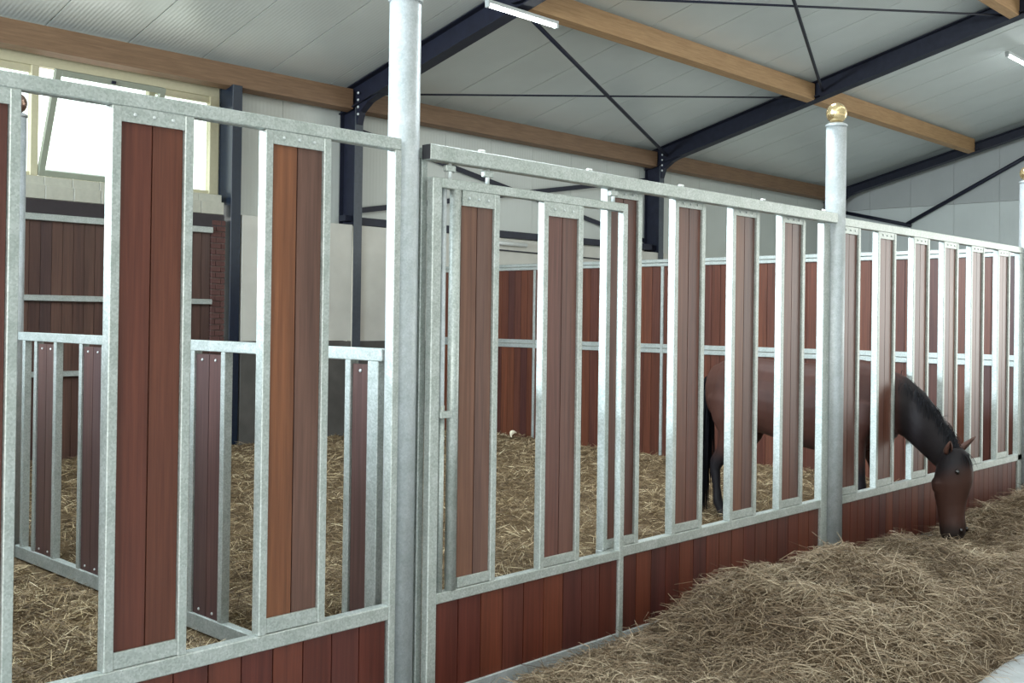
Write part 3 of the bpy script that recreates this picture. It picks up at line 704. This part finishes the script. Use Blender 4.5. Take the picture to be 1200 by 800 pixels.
# brow and cheek
for s in (-1, 1):
    chain(bm, [(hx+s*.055, -.50, .60, .012), (hx+s*.066, -.50, .575, .035), (hx+s*.068, -.495, .545, .038), (hx+s*.06, -.49, .51, .015)])
    chain(bm, [(hx+s*.04, -.37, .52, .02), (hx+s*.052, -.365, .46, .060), (hx+s*.046, -.365, .41, .055), (hx+s*.03, -.39, .35, .02)])
for s in (-1, 1):
    X = 5.0+s*.135
    chain(bm, [(X, 1.36, 1.12, (.09, .17)), (X+s*.01, 1.40, .96, (.115, .21)), (X+s*.015, 1.37, .80, (.105, .185)), (X+s*.01, 1.38, .66, (.078, .125)), (X, 1.45, .52, (.055, .078)), (X-s*.005, 1.535, .415, (.042, .062)), (X-s*.005, 1.545, .35, (.036, .048)),
               (X-s*.005, 1.525, .20, (.030, .036)), (X-s*.005, 1.515, .085, (.040, .046)), (X-s*.005, 1.48, .02, (.036, .040)), (X-s*.005, 1.455, -.03, (.052, .060)), (X-s*.005, 1.44, -.075, (.060, .070))])
    X = 5.08+s*.12
    yo = 0.0 if s < 0 else -0.06
    chain(bm, [(X, .28, 1.02, (.06, .15)), (X+s*.01, .30, .86, (.085, .145)), (X, .33+yo*.3, .70, (.075, .105)), (X, .30+yo*.6, .56, (.058, .072)), (X, .275+yo, .40, (.044, .050)), (X, .265+yo, .335, (.047, .050)), (X, .27+yo, .26, (.033, .037)),
               (X, .27+yo, .14, (.029, .033)), (X, .265+yo, .05, (.038, .043)), (X, .24+yo, -.01, (.034, .038)), (X, .225+yo, -.05, (.048, .054)), (X, .215+yo, -.08, (.055, .062))])
me0 = bpy.data.meshes.new('horse_raw'); bm.to_mesh(me0); bm.free()
tmp = bpy.data.objects.new('tmp', me0); COL.objects.link(tmp)
rm = tmp.modifiers.new('r', 'REMESH'); rm.mode = 'VOXEL'; rm.voxel_size = 0.012
sm = tmp.modifiers.new('s', 'SMOOTH'); sm.factor = 0.5; sm.iterations = 7
dg = bpy.context.evaluated_depsgraph_get(); dg.update()
hm = bpy.data.meshes.new_from_object(tmp.evaluated_get(dg)); bpy.data.objects.remove(tmp)
nv = len(hm.vertices); co = np.empty(nv*3, np.float32); hm.vertices.foreach_get('co', co); co = co.reshape(-1, 3)
X_, Y_, Z_ = co[:, 0], co[:, 1], co[:, 2]
bay = np.array([0.062, 0.025, 0.018]); dark = np.array([0.012, 0.010, 0.012]); hd = np.array([0.050, 0.022, 0.016]); muz = np.array([0.020, 0.014, 0.013])
wd = np.zeros(nv)
wd = np.maximum(wd, sst(0.62, 0.40, Z_)*(Y_ > 0.05))                 # black legs
wd = np.maximum(wd, sst(0.30, 0.06, Y_)*0.45)                        # shoulder darkens to the neck
nk = sst(0.05, -0.05, Y_); wd = np.maximum(wd, nk*0.97)
colr = bay[None]*(1-wd[:, None])+dark[None]*wd[:, None]
onhead = (Y_ < -0.28) & (Z_ < 0.66) & (Z_ + (Y_+0.43)*0.2 < 0.66)
wh = (sst(0.60, 0.44, Z_+(Y_+0.43)*0.5)*onhead)[:, None]; colr = colr*(1-wh)+hd[None]*wh
wm = (sst(0.20, 0.08, Z_)*onhead)[:, None]; colr = colr*(1-wm)+muz[None]*wm
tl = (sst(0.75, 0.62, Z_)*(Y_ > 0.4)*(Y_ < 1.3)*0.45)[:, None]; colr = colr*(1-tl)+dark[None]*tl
ca = hm.color_attributes.new('coat', 'FLOAT_COLOR', 'POINT')
ca.data.foreach_set('color', np.concatenate([colr, np.ones((nv, 1))], 1).astype(np.float32).ravel())
hm.vertices.foreach_set('co', (co-np.array(H0, dtype=np.float32)).ravel()); smooth(hm)
def coatmat():
    m, t, b = mat('horse_coat', 0.55, 0, 0.2)
    a = t.nodes.new('ShaderNodeAttribute'); a.attribute_name = 'coat'
    n = N(t, 'ShaderNodeTexNoise', Scale=10.0, Detail=5.0); t.links.new(coords(t, (1, 1, 0.4)), n.inputs['Vector'])
    v = ramp(t, n.outputs['Fac'], (0.3, (0.85, 0.85, 0.85)), (0.7, (1.12, 1.12, 1.12)))
    t.links.new(mix(t, a.outputs['Color'], v, f=1.0, blend='MULTIPLY'), b.inputs['Base Color'])
    n2 = N(t, 'ShaderNodeTexNoise', Scale=90.0, Detail=3.0); t.links.new(coords(t, (1, 1, 0.25)), n2.inputs['Vector'])
    bump(t, b, n2.outputs['Fac'], 0.12, 0.004)
    return m
COAT = coatmat()
hm.materials.clear(); hm.materials.append(COAT)
body = link('body', hm, COAT, H)
HAIR = flat('black_horse_hair', (0.008, 0.008, 0.011), 0.65, 0.0, 0.15, var=0.3)
EARM = flat('dark_brown_ear', (0.085, 0.035, 0.024), 0.6, var=0.2)
EYE = flat('dark_eye', (0.008, 0.006, 0.006), 0.06, 0, 0.9)
HOOF = flat('dark_hoof', (0.03, 0.025, 0.022), 0.5)
def ear(base, tip, front, name='ear'):
    b_ = bmesh.new(); base, tip, front = Vector(base)-H0, Vector(tip)-H0, Vector(front).normalized()
    d = (tip-base); L = d.length; dn = d.normalized(); side = dn.cross(front).normalized(); fr = side.cross(dn)
    rows = [(0, .026, .020), (.25, .034, .022), (.55, .028, .016), (.82, .014, .008), (1.0, .002, .002)]
    R = []
    for t_, w, dp in rows:
        c = base+dn*(L*t_); ring = []
        for i in range(11):
            a = math.pi*(0.12+1.76*i/10)            # open towards the front
            ring.append(b_.verts.new(c+side*w*math.sin(a)+fr*dp*math.cos(a)))
        R.append(ring)
    for a, c in zip(R, R[1:]):
        for i in range(10): b_.faces.new((a[i], a[i+1], c[i+1], c[i]))
    me = bpy.data.meshes.new('ear'); b_.to_mesh(me); b_.free(); smooth(me)
    o = link(name, me, EARM, H); s = o.modifiers.new('t', 'SOLIDIFY'); s.thickness = 0.006; s.offset = 0; return o
ear((5.045, -.455, .685), (5.115, -.560, .800), (0.1, -1, -.3))
ear((4.93, -.425, .685), (4.865, -.470, .775), (-.6, -1, -.3))
def ball_me(r, sc_=(1, 1, 1), n=12):
    b_ = bmesh.new(); bmesh.ops.create_uvsphere(b_, u_segments=n, v_segments=8, radius=r)
    for v in b_.verts: v.co = Vector((v.co.x*sc_[0], v.co.y*sc_[1], v.co.z*sc_[2]))
    me = bpy.data.meshes.new('ball'); b_.to_mesh(me); b_.free(); return smooth(me)
for s in (-1, 1):
    o = link('eye', ball_me(.020, (.7, .9, 1)), EYE, H); o.location = Vector((hx+s*.103, -.515, .555))-H0
    o = link('nostril', ball_me(.017, (.5, .8, 1.2)), EYE, H); o.location = Vector((hx+s*.052-.012, -.532, .120))-H0
for (x, y) in ((4.86, 1.44), (5.14, 1.44), (4.96, .215), (5.20, .155)):
    o = link('hoof', lathe_me([(.060, 0), (.055, .03), (.048, .06)], 16), HOOF, H); o.location = Vector((x, y, -.085))-H0
def hairs(name, n, root, length, grav, spread, width=0.005):
    """strips of hair: root(t) gives (point, direction)"""
    vs, fs = [], []
    for i in range(n):
        p, d = root(random.random()); p = Vector(p); d = (Vector(d)+Vector((random.gauss(0, spread), random.gauss(0, spread), random.gauss(0, spread)))).normalized()
        L = length*random.uniform(.7, 1.1); sd = d.cross(Vector((random.random()-.5, random.random()-.5, 1))).normalized()*width; b0 = len(vs); st = 5
        for k in range(st+1):
            w = sd*(1-.8*k/st); vs += [tuple(p-w-H0), tuple(p+w-H0)]
            p = p+d*(L/st); d = (d+Vector((0, 0, -grav))).normalized()
        for k in range(st): a = b0+2*k; fs.append((a, a+1, a+3, a+2))
    me = bpy.data.meshes.new(name); me.from_pydata(vs, [], fs); smooth(me); return link(name, me, HAIR, H)
def mane_root(t):
    pts = [(5.12, .12, 1.27), (5.13, -.10, 1.145), (5.12, -.25, 1.01), (5.09, -.37, .875), (5.03, -.47, .735)]
    f = t*(len(pts)-1.001); i = int(f); u = f-i; a, b_ = Vector(pts[i]), Vector(pts[i+1])
    return a.lerp(b_, u)+Vector((random.gauss(0, .012), .02, -.02)), (-.55+random.random()*.4, -.15, .05)
hairs('mane', 1100, mane_root, .15, .7, .12)
hairs('forelock', 120, lambda t: ((hx+random.gauss(0, .02), -.50, .70), (random.gauss(0, .2), -.5, -.3)), .16, .4, .12, .004)
hairs('tail', 900, lambda t: ((4.97+random.gauss(0, .03), 1.675+random.gauss(0, .012), 1.15-.14*t), (random.gauss(-.12, .06), .06, -.6)), 1.05, .9, .05, .007)

# a pale curled scrap lying on the straw in the far corner of the horse's stall
sc_me = bpy.data.meshes.new('scrap'); pv = []
for k in range(9):
    t_ = k/8; ctr = Vector((-0.11+0.22*t_, 0.02*math.sin(6*t_), 0.05*math.sin(2.6*t_)+0.02)); w_ = 0.025*(1.05-abs(t_-0.45)*1.6)+0.004
    pv += [tuple(ctr+Vector((0, -w_, 0))), tuple(ctr+Vector((0, w_*0.6, w_*1.4)))]
sc_me.from_pydata(pv, [], [(2*k, 2*k+1, 2*k+3, 2*k+2) for k in range(8)]); smooth(sc_me)
scp = link('pale_scrap', sc_me, flat('pale_scrap', (0.85, 0.78, 0.60), 0.6, var=0.05)); scp.location = (7.62, 6.56, -0.01); scp.rotation_euler = (0, 0, 0.5)
sm_ = scp.modifiers.new('t', 'SOLIDIFY'); sm_.thickness = 0.006
tag(scp, 'pale curled scrap lying on the straw, seen through the sliding door', 'scrap')
